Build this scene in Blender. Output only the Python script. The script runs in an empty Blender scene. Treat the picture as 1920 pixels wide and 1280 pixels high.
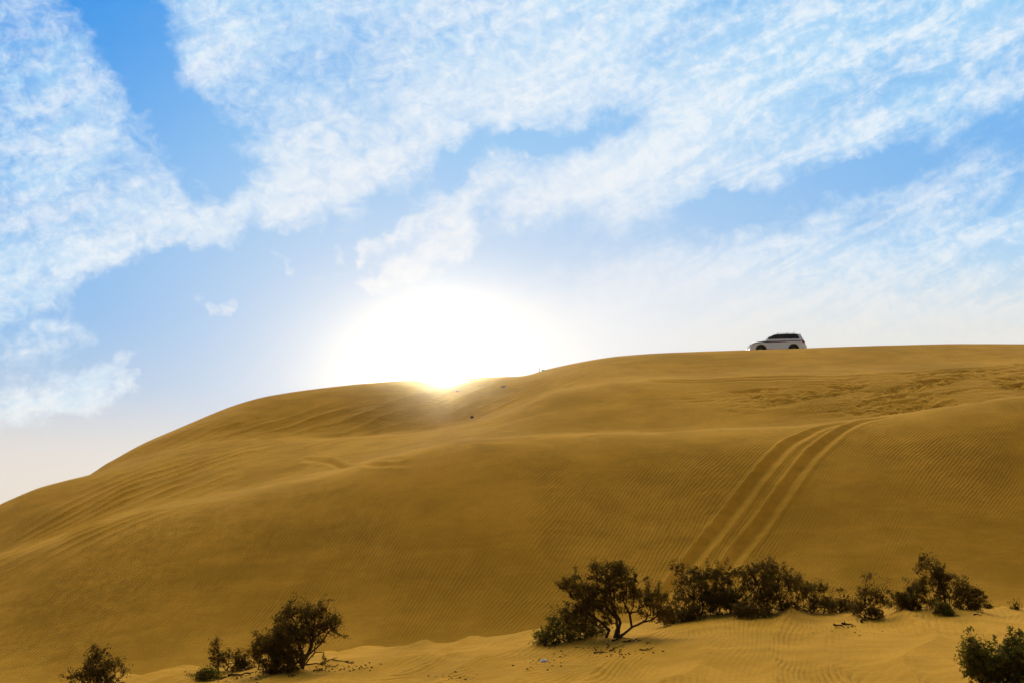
import bpy, bmesh, math, random
import numpy as np
from mathutils import Vector

R = math.radians
SC = bpy.context.scene
COL = SC.collection

# ------------------------------------------------------------------ camera
F = 1867.0                      # focal length in photo pixels (35 mm lens on 36 mm sensor)
PITCH = R(10.9)
cam_d = bpy.data.cameras.new('camera')
cam_d.lens = 35.0; cam_d.sensor_width = 36.0
cam_d.clip_start = 0.1; cam_d.clip_end = 20000
cam = bpy.data.objects.new('camera', cam_d); COL.objects.link(cam)
cam.location = (0, 0, 0); cam.rotation_euler = (R(90) + PITCH, 0, 0)
SC.camera = cam
cam_d.dof.use_dof = True; cam_d.dof.focus_distance = 80; cam_d.dof.aperture_fstop = 2.2
SC.view_settings.view_transform = 'Standard'; SC.view_settings.look = 'None'
SC.view_settings.exposure = 0.0; SC.view_settings.gamma = 1.0
SC.render.engine = 'CYCLES'
SC.cycles.use_denoising = True
SC.cycles.max_bounces = 5; SC.cycles.diffuse_bounces = 3

def pdir(px, py):
    a = (px - 960) / F; b = (640 - py) / F
    c, s = math.cos(PITCH), math.sin(PITCH)
    return a, c - b * s, s + b * c
def ts(px, py):                 # tangent of azimuth, tangent-like height per metre of Y
    x, y, z = pdir(px, py); return x / y, z / y
def azel(px, py):
    x, y, z = pdir(px, py)
    return math.degrees(math.atan2(x, y)), math.degrees(math.atan2(z, math.hypot(x, y)))

# ------------------------------------------------------------------ sun + sky
SUN_AZ, SUN_EL = azel(832, 704)
sd = bpy.data.lights.new('sun', 'SUN'); sd.energy = 2.0; sd.angle = R(0.53); sd.color = (1, .90, .72)
sun = bpy.data.objects.new('sun', sd); COL.objects.link(sun)
sa, se = R(SUN_AZ), R(SUN_EL)
svec = Vector((math.sin(sa) * math.cos(se), math.cos(sa) * math.cos(se), math.sin(se)))
sun.rotation_euler = svec.to_track_quat('Z', 'Y').to_euler()

world = bpy.data.worlds.new('World'); SC.world = world; world.use_nodes = True
NT = world.node_tree; N = NT.nodes; L = NT.links
for n in list(N): N.remove(n)

class NB:
    """tiny helper that chains math nodes"""
    def __init__(s, nt): s.n = nt.nodes; s.l = nt.links
    def _in(s, sock, v):
        if hasattr(v, 'is_output') or isinstance(v, bpy.types.NodeSocket): s.l.new(v, sock)
        else: sock.default_value = v
    def m(s, op, a, b=0.0, c=0.0, clamp=False):
        q = s.n.new('ShaderNodeMath'); q.operation = op; q.use_clamp = clamp
        for i, v in enumerate((a, b, c)): s._in(q.inputs[i], v)
        return q.outputs[0]
    def v(s, op, a, b=(0, 0, 0), scale=None):
        q = s.n.new('ShaderNodeVectorMath'); q.operation = op
        s._in(q.inputs[0], a); s._in(q.inputs[1], b)
        if scale is not None: s._in(q.inputs['Scale'], scale)
        return q.outputs['Value'] if op in ('DOT_PRODUCT', 'LENGTH', 'DISTANCE') else q.outputs[0]
    def xyz(s, x, y, z=0.0):
        q = s.n.new('ShaderNodeCombineXYZ')
        for i, v in enumerate((x, y, z)): s._in(q.inputs[i], v)
        return q.outputs[0]
    def noise(s, vec, scale, detail=4, rough=.5, dist=0.0, out='Fac'):
        q = s.n.new('ShaderNodeTexNoise'); s._in(q.inputs['Vector'], vec)
        q.inputs['Scale'].default_value = scale; q.inputs['Detail'].default_value = detail
        q.inputs['Roughness'].default_value = rough; q.inputs['Distortion'].default_value = dist
        return q.outputs[out]
    def mix(s, f, a, b, blend='MIX'):
        q = s.n.new('ShaderNodeMix'); q.data_type = 'RGBA'; q.blend_type = blend
        s._in(q.inputs[0], f); s._in(q.inputs[6], a); s._in(q.inputs[7], b)
        return q.outputs[2]
    def ramp(s, f, a, b, lo=0.0, hi=1.0):
        q = s.n.new('ShaderNodeMapRange'); q.interpolation_type = 'SMOOTHSTEP'
        s._in(q.inputs[0], f)
        for i, v in enumerate((a, b, lo, hi)): q.inputs[i + 1].default_value = v
        return q.outputs[0]

b = NB(NT)
tc = N.new('ShaderNodeTexCoord'); DIR = b.v('NORMALIZE', tc.outputs['Generated'])
sx = N.new('ShaderNodeSeparateXYZ'); L.new(DIR, sx.inputs[0])
DEG = 180 / math.pi
AZ = b.m('MULTIPLY', b.m('ARCTAN2', sx.outputs[0], sx.outputs[1]), DEG)
EL = b.m('MULTIPLY', b.m('ARCSINE', sx.outputs[2]), DEG)
Q0 = b.xyz(AZ, EL)
NOISE_XYZ = b.v('SCALE', DIR, scale=57.3)           # seamless all round the sky, in "degrees"
nz = b.v('SUBTRACT', b.noise(NOISE_XYZ, .13, 3, .55, out='Color'), (.5, .5, .5))
nz2 = b.v('SUBTRACT', b.noise(NOISE_XYZ, .55, 4, .6, out='Color'), (.5, .5, .5))
Q = b.v('ADD', b.v('ADD', Q0, b.v('MULTIPLY', nz, (8.0, 6.0, 0))), b.v('MULTIPLY', nz2, (3.6, 3.0, 0)))  # warped sky position: ragged edges

def seg(p0, p1, r, w, prev, q=None):
    """cloud streak (w>0) or clear lane (w<0) between two sky directions; r in degrees"""
    q = q or Q
    a = azel(*p0); c = azel(*p1)
    bax, bay = c[0] - a[0], c[1] - a[1]; L2 = bax * bax + bay * bay + 1e-6
    pa = b.v('SUBTRACT', q, (a[0], a[1], 0))
    h = b.m('MINIMUM', b.m('MAXIMUM', b.v('DOT_PRODUCT', pa, (bax / L2, bay / L2, 0)), 0.0), 1.0)
    dv = b.v('SUBTRACT', pa, b.v('SCALE', (bax, bay, 0), scale=h))
    r = r * 1.3
    return b.m('MULTIPLY_ADD', b.m('POWER', math.exp(-1 / (r * r)), b.v('DOT_PRODUCT', dv, dv)), (w * .80 if w > 0 else w * .60), prev)

STREAKS = [
    # left veil
    ((20, 40), (170, 180), 2.6, .42), ((60, 200), (290, 330), 3.0, .30), ((30, 330), (230, 400), 2.8, .42),
    ((0, 545), (150, 450), 2.0, .9), ((150, 440), (330, 430), 1.5, 1.1), ((300, 425), (520, 365), 1.0, 1.6), ((0, 480), (120, 430), 2.5, .4),
    ((180, 410), (330, 390), 1.6, .6),
    # top centre sheet of small puffs
    ((430, 120), (560, 330), 2.3, .80), ((560, 350), (640, 375), 1.4, .6), ((640, 290), (960, 250), 3.0, .62), ((520, 60), (800, 100), 3.5, .50),
    ((800, 130), (1150, 80), 3.8, .78), ((1150, 60), (1500, 90), 3.6, .58), ((1480, 130), (1920, 60), 3.0, .62),
    ((850, 20), (1700, 10), 3.0, .35), ((960, 230), (1180, 150), 1.8, .35),
    # diagonal streaks to the right
    ((815, 412), (1000, 330), .7, 1.7), ((1000, 335), (1300, 225), 1.9, .85), ((1250, 200), (1560, 150), 2.4, .55),
    ((1130, 392), (1400, 295), .8, 1.5), ((1400, 290), (1700, 215), 1.2, .60), ((1600, 220), (1920, 160), 1.0, .35),
    ((1000, 405), (1080, 350), .7, .6), ((880, 440), (900, 480), .8, .50), ((690, 458), (760, 420), .4, 2.2), ((700, 522), (850, 470), .5, 2.6), ((880, 420), (890, 480), .5, 2.0),
    ((505, 470), (525, 505), .4, 1.8), ((600, 485), (620, 480), .4, 1.4), ((350, 590), (380, 600), .4, 1.8), ((560, 540), (640, 520), .5, 1.0),
    # lower right haze bank
    ((1300, 600), (1920, 450), 3.6, 1.1), ((1130, 590), (1500, 480), 1.4, .50), ((1200, 650), (1960, 610), 3.0, 2.6), ((1400, 560), (1960, 500), 2.6, 1.6), ((1650, 350), (1920, 320), 1.6, .35),
    # low wisps at the left
    ((0, 755), (235, 672), .5, 1.9), ((60, 720), (120, 690), .5, .6), ((60, 632), (165, 612), .5, 1.4), ((170, 620), (230, 600), .7, .4), ((340, 640), (380, 655), .4, .4),
    # clear blue lanes
    ((210, -60), (290, 120), 2.6, -1.25), ((290, 120), (390, 290), 1.7, -1.15), ((380, 290), (430, 335), 1.3, -.9),
    ((1200, 180), (1000, 255), 1.0, -3.0), ((1000, 260), (870, 315), 1.1, -2.4), ((860, 330), (690, 370), 1.0, -.75), ((700, 390), (500, 440), 1.1, -.9),
    ((500, 480), (220, 530), 1.3, -1.1), ((330, 500), (0, 600), 1.5, -1.05), ((260, 560), (700, 500), 2.3, -.65),
    ((1960, 250), (1650, 325), 1.9, -1.6), ((1650, 325), (1380, 400), 1.9, -1.6), ((1380, 415), (950, 490), 2.0, -1.0), ((1960, 110), (1820, 140), 1.3, -.35),
    ((100, 830), (600, 640), 3.0, -1.3), ((260, 620), (640, 560), 2.2, -.8), ((640, 230), (700, 270), 1.2, -.35),
]
D = 0.0
for (p0, p1, r, w) in STREAKS: D = seg(p0, p1, r, w, D)
# textures: soft long streaks plus small puffs
ca, sb_ = math.cos(R(24)), math.sin(R(24))
mp = N.new('ShaderNodeMapping'); mp.inputs['Rotation'].default_value = (0, R(-24), 0); mp.inputs['Scale'].default_value = (.5, .8, 1.5)
# rotate in the x-z plane (streaks climb to the right), then squash across
mp.vector_type = 'TEXTURE'
mp.inputs['Rotation'].default_value = (0, R(-24), 0); mp.inputs['Scale'].default_value = (2.9, 1.5, .72)
L.new(NOISE_XYZ, mp.inputs['Vector'])
n1 = b.noise(mp.outputs[0], .50, 8, .64, .6)
n2 = b.noise(NOISE_XYZ, 1.5, 6, .62, .3)
n3 = b.noise(mp.outputs[0], .15, 3, .5)
n4 = b.noise(b.v('MULTIPLY', NOISE_XYZ, (.75, 1, 1.1)), .95, 7, .62, .9)
streaky = b.ramp(b.m('ADD', AZ, b.m('MULTIPLY', b.m('SUBTRACT', 17.0, EL), .9)), -8, 14)     # streaks low and to the right, dapples high and left
mixn = b.m('ADD', n4, b.m('MULTIPLY', streaky, b.m('SUBTRACT', n1, n4)))
TEX = b.m('ADD', b.m('ADD', b.m('MULTIPLY', mixn, 1.9), b.m('MULTIPLY', n2, .80)), b.m('MULTIPLY', n3, 2.4))
TEX = b.m('SUBTRACT', TEX, 2.55)
# the rest of the sky, outside the photographed part, keeps scattered cloud
dist_c = b.v('DISTANCE', Q0, (0, 12, 0))
rest = b.ramp(dist_c, 28, 50, 0, .5)
D = b.m('ADD', D, b.m('ADD', rest, .02))
DS = b.m('SUBTRACT', 1.0, b.m('EXPONENT', b.m('MULTIPLY', b.m('MAXIMUM', D, -1.0), -1.15)))
ALPHA = b.m('MULTIPLY_ADD', b.ramp(b.m('ADD', b.m('MULTIPLY', DS, .80), b.m('MULTIPLY', TEX, b.m('MAXIMUM', b.ramp(EL, 10, 18.5, .12, .98), b.ramp(AZ, 2, -10)))), -.70, 1.12, 0, 1), .93, .04)

# clear sky colour
low = b.ramp(EL, 2, 27, 1, 0)
SD = (svec.x, svec.y, svec.z)
cosang = b.v('DOT_PRODUCT', DIR, SD)
ANG = b.m('MULTIPLY', b.m('ARCCOSINE', b.m('MINIMUM', cosang, .99999)), DEG)
ELL = b.v('LENGTH', b.v('MULTIPLY', b.v('SUBTRACT', Q0, (SUN_AZ, SUN_EL, 0)), b.xyz(b.ramp(AZ, SUN_AZ - 4, SUN_AZ + 4, .64, .40), 1.0, 0.0)))  # glow spreads along the horizon
C = lambda r, g, bb: (r, g, bb, 1)
deep = b.mix(b.m('MULTIPLY', b.ramp(ANG, 12, 30), b.ramp(AZ, 12, -14, .35, 1)), C(.22, .52, .88), C(.02, .28, .80))
base = b.mix(b.ramp(EL, 6, 24, 1, 0), deep, C(.20, .46, .82))
base = b.mix(b.ramp(EL, 3.5, 12.5, 1, 0), base, C(.50, .59, .71))
base = b.mix(b.ramp(EL, 1.5, 8.5, .8, 0), base, C(.80, .71, .64))
back = b.ramp(b.m('ABSOLUTE', AZ), 30, 62)  # unseen sides and rear of the sky, dimmed to deepen shade on the dunes
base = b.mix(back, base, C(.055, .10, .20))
cloudc = b.mix(b.ramp(ANG, 4, 30), C(.92, .92, .94), b.mix(b.ramp(b.m('ADD', n1, b.m('MULTIPLY', n2, .6)), .62, 1.0), C(.43, .71, .95), C(.84, .92, .97)))
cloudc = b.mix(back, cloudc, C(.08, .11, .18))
cloudc = b.mix(b.m('MULTIPLY', b.ramp(EL, 13, 6), b.ramp(AZ, -4, 6)), cloudc, C(.84, .82, .78))
skyc = b.mix(b.m('MULTIPLY', ALPHA, .95), base, cloudc)
# aureole of the low sun: thin cloud lit from behind
g1 = b.m('EXPONENT', b.m('MULTIPLY', b.m('MULTIPLY', ELL, ELL), -1 / (4.8 ** 2)))
g2 = b.m('EXPONENT', b.m('MULTIPLY', b.m('MULTIPLY', ELL, ELL), -1 / (10.5 ** 2)))
skyc = b.mix(b.m('MULTIPLY', g2, .72), skyc, C(.76, .79, .85))
skyc = b.mix(b.m('MINIMUM', b.m('MULTIPLY', g1, 1.5), 1.0), skyc, C(.86, .865, .885))
skyc = b.mix(b.m('MULTIPLY', b.m('MULTIPLY', b.ramp(EL, 8.5, 16, .85, 0), b.ramp(AZ, 3, 16)), 1.0), skyc, C(.84, .80, .73))
skyc = b.mix(b.m('MULTIPLY', b.ramp(EL, 2, 8, .7, 0), b.ramp(AZ, -12, -20)), skyc, C(.80, .74, .68))
g3 = b.m('EXPONENT', b.m('MULTIPLY', b.m('MULTIPLY', ANG, ANG), -1 / 1.12 ** 2))
hot = b.v('SCALE', (105.0, 88.0, 56.0), scale=g3)
# glow added to the unseen upper sky ahead, to give the dunes relief
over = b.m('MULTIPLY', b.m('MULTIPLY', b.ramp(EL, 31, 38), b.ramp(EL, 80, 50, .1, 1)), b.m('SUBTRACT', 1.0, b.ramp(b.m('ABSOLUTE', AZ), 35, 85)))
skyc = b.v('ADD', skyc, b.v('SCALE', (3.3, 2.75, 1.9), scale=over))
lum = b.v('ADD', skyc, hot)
# physical sky added on top (low weight: the photograph's sky is strongly graded)
nis = N.new('ShaderNodeTexSky'); nis.sky_type = 'NISHITA'; nis.sun_disc = False
nis.sun_elevation = R(SUN_EL); nis.sun_rotation = R(SUN_AZ); nis.dust_density = 1.0
BGS = .1
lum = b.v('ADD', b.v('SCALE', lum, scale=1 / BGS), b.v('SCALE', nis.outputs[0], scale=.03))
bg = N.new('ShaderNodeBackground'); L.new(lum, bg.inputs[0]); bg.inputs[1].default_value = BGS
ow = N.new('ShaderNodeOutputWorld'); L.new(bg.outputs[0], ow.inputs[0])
world.cycles.sampling_method = 'MANUAL'; world.cycles.sample_map_resolution = 512

# ------------------------------------------------------------------ noise in numpy
_rs = np.random.RandomState(7)
PERM = _rs.permutation(4096); GA = _rs.rand(4096) * 2 * np.pi; GX, GY = np.cos(GA), np.sin(GA)
def perlin(x, y):
    xi = np.floor(x).astype(np.int64); yi = np.floor(y).astype(np.int64)
    fx, fy = x - xi, y - yi
    u = fx * fx * fx * (fx * (fx * 6 - 15) + 10); v = fy * fy * fy * (fy * (fy * 6 - 15) + 10)
    def g(ix, iy, dx, dy):
        h = PERM[(PERM[ix & 4095] + iy) & 4095]; return GX[h] * dx + GY[h] * dy
    a = g(xi, yi, fx, fy); c = g(xi + 1, yi, fx - 1, fy)
    d = g(xi, yi + 1, fx, fy - 1); e = g(xi + 1, yi + 1, fx - 1, fy - 1)
    return ((a + (c - a) * u) * (1 - v) + (d + (e - d) * u) * v) * 1.4
def fbm(x, y, o=3):
    s = 0; k = 1
    for i in range(o): s = s + perlin(x * 2 ** i + 13.7 * i, y * 2 ** i + 5.1 * i) * k; k *= .5
    return s

# ------------------------------------------------------------------ dunes
TT = np.linspace(-1.0, 1.0, 801)
def pchip_slopes(x, y):
    h = np.diff(x); d = np.diff(y) / h; m = np.zeros_like(y)
    w1 = 2 * h[1:] + h[:-1]; w2 = h[1:] + 2 * h[:-1]
    ok = d[1:] * d[:-1] > 0
    with np.errstate(all='ignore'): m[1:-1] = np.where(ok, (w1 + w2) / (w1 / d[:-1] + w2 / d[1:]), 0)
    m[0], m[-1] = d[0], d[-1]; return m
def line(pts, Y):
    """dune line seen at photo pixels pts, standing at distance Y (constant or one per point) -> tables of z and Y over azimuth"""
    Ys = [Y] * len(pts) if not hasattr(Y, '__len__') else Y
    t = []; z = []; yy = []
    for (px, py), y_ in zip(pts, Ys):
        a, s = ts(px, py); t.append(a); z.append(s * y_); yy.append(y_)
    t, z, yy = map(np.array, (t, z, yy))
    out = []
    for v in (z, yy):
        m = pchip_slopes(t, v); i = np.clip(np.searchsorted(t, TT) - 1, 0, len(t) - 2)
        h = t[i + 1] - t[i]; u = np.clip((TT - t[i]) / h, 0, 1)
        r = v[i] * (2*u**3 - 3*u*u + 1) + m[i] * h * (u**3 - 2*u*u + u) + v[i+1] * (3*u*u - 2*u**3) + m[i+1] * h * (u**3 - u*u)
        # beyond the known range: keep going gently
        r = np.where(TT < t[0], v[0] + m[0] * np.maximum(TT - t[0], -.25), np.where(TT > t[-1], v[-1] + m[-1] * np.minimum(TT - t[-1], .25), r))
        k = np.ones(9) / 9; rp = np.pad(r, 4, 'edge'); out.append(np.convolve(rp, k, 'valid'))
    return out
def zl(pts, Y):  # points given as (px, z)
    t = np.array([ts(p, 1000)[0] for p, _ in pts]); z = np.array([q for _, q in pts], float)
    r = np.interp(TT, t, z); k = np.ones(41) / 41
    return [np.convolve(np.pad(r, 20, 'edge'), k, 'valid'), np.full_like(TT, Y)]
LINES = [
    zl([(0, -1.8), (1920, -1.75)], 0.0),
    zl([(0, -2.5), (1920, -2.35)], 10.0),
    zl([(0, -3.6), (300, -3.45), (700, -3.15), (1200, -2.95), (1920, -2.72)], 20.0),
    line([(0, 1312), (120, 1290), (200, 1275), (300, 1266), (370, 1255), (430, 1246), (520, 1234), (620, 1225), (700, 1218), (850, 1203),
          (1000, 1184), (1100, 1172), (1250, 1160), (1330, 1150), (1430, 1146), (1530, 1147), (1600, 1146), (1700, 1141), (1770, 1137), (1840, 1141), (1920, 1143)], 30.0),
    zl([(0, -7.4), (960, -5.3), (1920, -3.9)], 38.0),
    zl([(0, -6.9), (500, -6.0), (960, -4.9), (1500, -3.7), (1920, -3.3)], 44.0),
    line([(0, 1052), (150, 1000), (281, 961), (375, 940), (515, 910), (574, 897), (644, 880), (700, 863), (785, 843), (926, 822), (1066, 814), (1200, 811),
          (1331, 804), (1450, 798), (1528, 793), (1607, 785), (1692, 775), (1800, 758), (1920, 743)], 58.0),
    None, None,
    line([(0, 946), (60, 919), (100, 906), (160, 892), (234, 877), (375, 853), (515, 837), (640, 824), (757, 814), (841, 801), (897, 789), (982, 762), (1038, 739),
          (1083, 730), (1160, 722), (1300, 716), (1500, 706), (1920, 690)], 70.0),
    None,
    line([(0, 1010), (100, 935), (165, 893), (220, 858), (260, 836), (350, 796), (430, 763), (500, 743), (600, 728), (700, 718), (790, 712.0), (812, 711.5), (832, 712.5), (852, 711),
          (900, 708), (960, 706.5), (990, 705), (1010, 697), (1050, 688), (1100, 678), (1160, 669), (1250, 663), (1400, 657.5), (1500, 654.5), (1600, 651), (1700, 648), (1800, 646), (1920, 646.5)],
         82.0),
]
F_z, H_z = LINES[6][0], LINES[9][0]
I_z = LINES[11][0]
# hollow behind the middle crest: deeper to the right where the crest is sharp
px_of_t = TT * F * math.cos(PITCH) / 1.0 + 960
sharp = np.clip((px_of_t - 500) / 900, 0, 1)
G1 = F_z + (0.42 * (1 - sharp) + 0.22 * sharp)
LINES[7] = [G1, np.full_like(TT, 61.5)]
LINES[8] = [G1 + (H_z - G1) * (.55 - .05 * sharp), np.full_like(TT, 66.0)]
# beyond the first crest the ground flattens before the last rise (only where that crest shows)
leftw = np.clip((1150 - px_of_t) / 300, 0, 1)
LINES[10] = [H_z + (I_z - H_z) * (.30 - .22 * leftw * np.clip((px_of_t - 350) / 300, 0, 1)), np.full_like(TT, 74.0)]
LINES.append([I_z + .04, np.full_like(TT, 84.5)])
LINES.append([I_z + .06, np.full_like(TT, 88.0)])
LINES.append([I_z - .6, np.full_like(TT, 98.0)])
LINES.append([np.maximum(I_z * .45 - 3, -6), np.full_like(TT, 125.0)])
LINES.append([np.full_like(TT, -6.5), np.full_like(TT, 160.0)])
LINES.append([np.full_like(TT, -7.0), np.full_like(TT, 900.0)])
LZ = np.array([l[0] for l in LINES]); LY = np.array([l[1] for l in LINES])

def base_z(X, Y):
    """large dune shape"""
    X = np.atleast_1d(X).astype(float); Y = np.atleast_1d(Y).astype(float)
    W = np.maximum(Y, 6.0); t = np.clip(X / W, -.999, .999)
    zi = np.array([np.interp(t, TT, LZ[k]) for k in range(len(LZ))]); yi = np.array([np.interp(t, TT, LY[k]) for k in range(len(LZ))])
    h = np.diff(yi, axis=0); d = np.diff(zi, axis=0) / h; m = np.zeros_like(zi)
    w1 = 2 * h[1:] + h[:-1]; w2 = h[1:] + 2 * h[:-1]; ok = d[1:] * d[:-1] > 0
    with np.errstate(all='ignore'): m[1:-1] = np.where(ok, (w1 + w2) / (w1 / d[:-1] + w2 / d[1:]), 0)
    m[0], m[-1] = d[0], d[-1]
    yc = np.clip(Y, yi[0], yi[-1])
    k = np.clip((yi <= yc).sum(0) - 1, 0, len(LZ) - 2); j = np.arange(len(Y))
    hh = h[k, j]; u = (yc - yi[k, j]) / hh
    return zi[k, j] * (2*u**3 - 3*u*u + 1) + m[k, j] * hh * (u**3 - 2*u*u + u) + zi[k+1, j] * (3*u*u - 2*u**3) + m[k+1, j] * hh * (u**3 - u*u)

cP, sP = math.cos(PITCH), math.sin(PITCH)
def project(X, Y, Z):
    dep = Y * cP + Z * sP; up = -Y * sP + Z * cP
    return 960 + F * X / dep, 640 - F * up / dep
def hit(px, py, y0=15.0, y1=100.0, fn=None):
    """first point of the sand seen from the eye in that direction"""
    t, s = ts(px, py); Y = np.linspace(y0, y1, 4000)
    z = (fn or base_z)(t * Y, Y); k = np.argmax(z >= s * Y)
    if not (z >= s * Y).any(): k = np.argmin(s * Y - z)
    return t * Y[k], Y[k], z[k]

def sm(a, b_, x): u = np.clip((x - a) / (b_ - a), 0, 1); return u * u * (3 - 2 * u)

# wheel ruts running down the slip face
def densify(pts, step=.12):
    P = [np.array(hit(*p, y0=42)) for p in pts]; out = []
    P = np.array(P); s = np.r_[0, np.cumsum(np.linalg.norm(np.diff(P[:, :2], axis=0), axis=1))]
    n = int(s[-1] / step) + 2; q = np.linspace(0, s[-1], n)
    A = np.stack([np.interp(q, s, P[:, i]) for i in range(2)], 1)
    k = np.ones(9) / 9
    for i in range(2): A[:, i] = np.convolve(np.pad(A[:, i], 4, 'edge'), k, 'valid')
    return A
RUT_L = densify([(1598, 791), (1562, 796), (1531, 805), (1485, 829), (1456, 857), (1413, 908), (1364, 970), (1325, 1019), (1293, 1058), (1262, 1100), (1235, 1140)])
RUT_R = densify([(1680, 780), (1650, 784), (1614, 791), (1582, 805), (1552, 826), (1526, 850), (1484, 906), (1437, 971), (1393, 1025), (1366, 1062), (1335, 1105), (1305, 1150)])
THIN = [densify(p) for p in ([(1190, 712), (1300, 712), (1430, 709), (1560, 705), (1700, 699), (1860, 688), (1940, 680)],
                             [(1190, 716), (1300, 716), (1430, 713), (1560, 709), (1700, 703), (1860, 693), (1940, 685)],
                             [(560, 858), (620, 864), (680, 867), (760, 866)], [(560, 862), (620, 868), (700, 872), (780, 871)])]
def rut_dist(X, Y, A, reach):
    """signed distance (positive to the right of the downhill line) and position 0..1 along the path"""
    D_ = np.full(X.shape, 99.0); S_ = np.zeros(X.shape)
    m = (X > A[:, 0].min() - reach) & (X < A[:, 0].max() + reach) & (Y > A[:, 1].min() - reach) & (Y < A[:, 1].max() + reach)
    ii = np.where(m)[0]; T = np.gradient(A, axis=0); T /= np.linalg.norm(T, axis=1)[:, None] + 1e-9
    for c in range(0, len(ii), 20000):
        q = ii[c:c + 20000]; dx = X[q, None] - A[None, :, 0]; dy = Y[q, None] - A[None, :, 1]
        r2 = dx * dx + dy * dy; k = r2.argmin(1); j = np.arange(len(q))
        cr = T[k, 0] * dy[j, k] - T[k, 1] * dx[j, k]
        D_[q] = np.sign(cr) * np.sqrt(r2[j, k]); S_[q] = k / (len(A) - 1)
    return D_, S_

def terrain(X, Y, full=True):
    X = np.atleast_1d(X).astype(float); Y = np.atleast_1d(Y).astype(float)
    z = base_z(X, Y)
    px, py = project(X, np.maximum(Y, 4), z)
    # broad uneven relief
    z = z + .10 * fbm(X / 9 + 3, Y / 9, 2) * sm(14, 22, Y) * (1 - sm(27, 34, Y)) * 1.0
    big = sm(44, 50, Y) * (1 - .0 * Y)
    z = z + .12 * fbm(X / 7, Y / 7 + 9, 3) * big * (1 - .75 * sm(78, 81, Y))
    # shallow folds on the upper left slope, running up to the right
    u = X * .45 - Y * .89
    wob = perlin(X / 6, Y / 6) * 1.1 + perlin(X / 17 + 4, Y / 17) * 1.6
    fold = (1 - np.abs(np.sin((u + wob * .6) * np.pi / 1.25 + 1.6 * perlin(X / 4, Y / 9)))) ** 1.3 * (.35 + .9 * sm(-.25, .35, perlin(X / 7 + 31, Y / 2.2)))
    fold = fold + .45 * np.abs(perlin((X + Y * .29) / 3.2, (u + wob) / .55))
    mk = np.exp(-(((px - 700) / 260) ** 2 + ((py - 780 + (px - 700) * .16) / 28) ** 2))
    z = z + .21 * fold * mk
    mk = np.exp(-(((px - 200) / 240) ** 2 + ((py - 960 + (px - 200) * .45) / 55) ** 2))
    u2 = X * .62 - Y * .78
    f2 = (1 - np.abs(np.sin((u2 + wob * .7) * np.pi / 1.15))) ** 1.3
    z = z + .20 * f2 * mk * (.4 + .6 * sm(-.2, .4, perlin(X / 3, Y / 5)))
    z = z + .34 * np.exp(-((Y - 77.3) / 1.5) ** 2) * sm(150, 210, px) * (1 - sm(400, 520, px))
    # trampled sand near the ridge on the right
    up = 715 - (px - 1560) * .07; lo = 775 - (px - 1560) * .06
    mt = sm(1380, 1650, px) * sm(up - 18, up + 12, py) * (1 - sm(lo - 8, lo + 22, py)) * sm(59.5, 61.5, Y)
    mt2 = sm(1150, 1400, px) * sm(735, 760, py + (px - 1200) * .1) * (1 - sm(775, 800, py + (px - 1200) * .06)) * .5 * sm(59.5, 61.5, Y)
    rough = np.maximum(mt, mt2) * (.25 + .75 * sm(-.28, .12, perlin(X / 7 + 4, (Y - .25 * X) / 1.7)))
    rn = np.abs(fbm(X / 1.9 + .5 * perlin(X / 3, Y / 3), Y / .75, 4)) + .35 * np.abs(perlin(X / .4, Y / .35)) + .5 * np.abs(perlin(X / 6, (Y - .35 * X) / 1.4))
    z = z - .62 * rough * rn * (.35 + .65 * sm(-.1, .5, perlin(X / 5 + 2, Y / 4)))
    # foreground swells, long low ridges running away to the right
    fg = sm(12, 18, Y) * (1 - sm(31, 34, Y))
    uf = X * .93 - Y * .36 + perlin(X / 3.5, Y / 7) * .9
    z = z + .14 * fg * (1 - np.abs(np.sin(uf * np.pi / 1.5))) ** 1.4 * (.4 + .6 * sm(-.3, .3, perlin(X / 4 + 8, Y / 6)))
    z = z + .07 * fg * fbm(X / 2.2, Y / 3.2, 3)
    # mounds caught round the shrubs
    for (mx, my, mr, mh) in MOUNDS: z = z + mh * np.exp(-((X - mx) ** 2 / mr ** 2 + (Y - my) ** 2 / (mr * 1.2) ** 2))
    if full:
        for A, kk in ((RUT_L, 0), (RUT_R, 1)):
            d, s = rut_dist(X, Y, A, 1.6)
            d = d + .045 * perlin(X / .5, Y / .5 + kk * 9)
            e = sm(0, .34, s)
            w = .19 + .05 * e
            q = d / (w * 1.08)
            prof = np.interp(q, [-2.3, -1.75, -1.5, -.35, -.1, 1.5, 1.8, 2.3], [0, .09, .085, -.17, -.185, .06, .06, 0])
            z = z + prof * (.25 + .75 * e) * sm(0, .04, s) * (np.abs(d) < 50)
        for A in THIN:
            d, s = rut_dist(X, Y, A, .9)
            z = z + (-.07 * np.exp(-(d / .22) ** 2) + .03 * np.exp(-((np.abs(d) - .42) / .15) ** 2)) * sm(0, .06, s) * sm(1, .94, s)
    return z, px, py, rough
MOUNDS = []
MOUNDS = [(*hit(1425, 1151)[:2], 1.7, .17), (*hit(500, 1262)[:2], 1.1, .16), (*hit(1130, 1200)[:2], 1.5, .10), (*hit(1765, 1146)[:2], 1.3, .07),
          (*hit(1890, 1262)[:2], 1.0, .18), (*hit(1790, 1225)[:2], .8, .09)]

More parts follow.
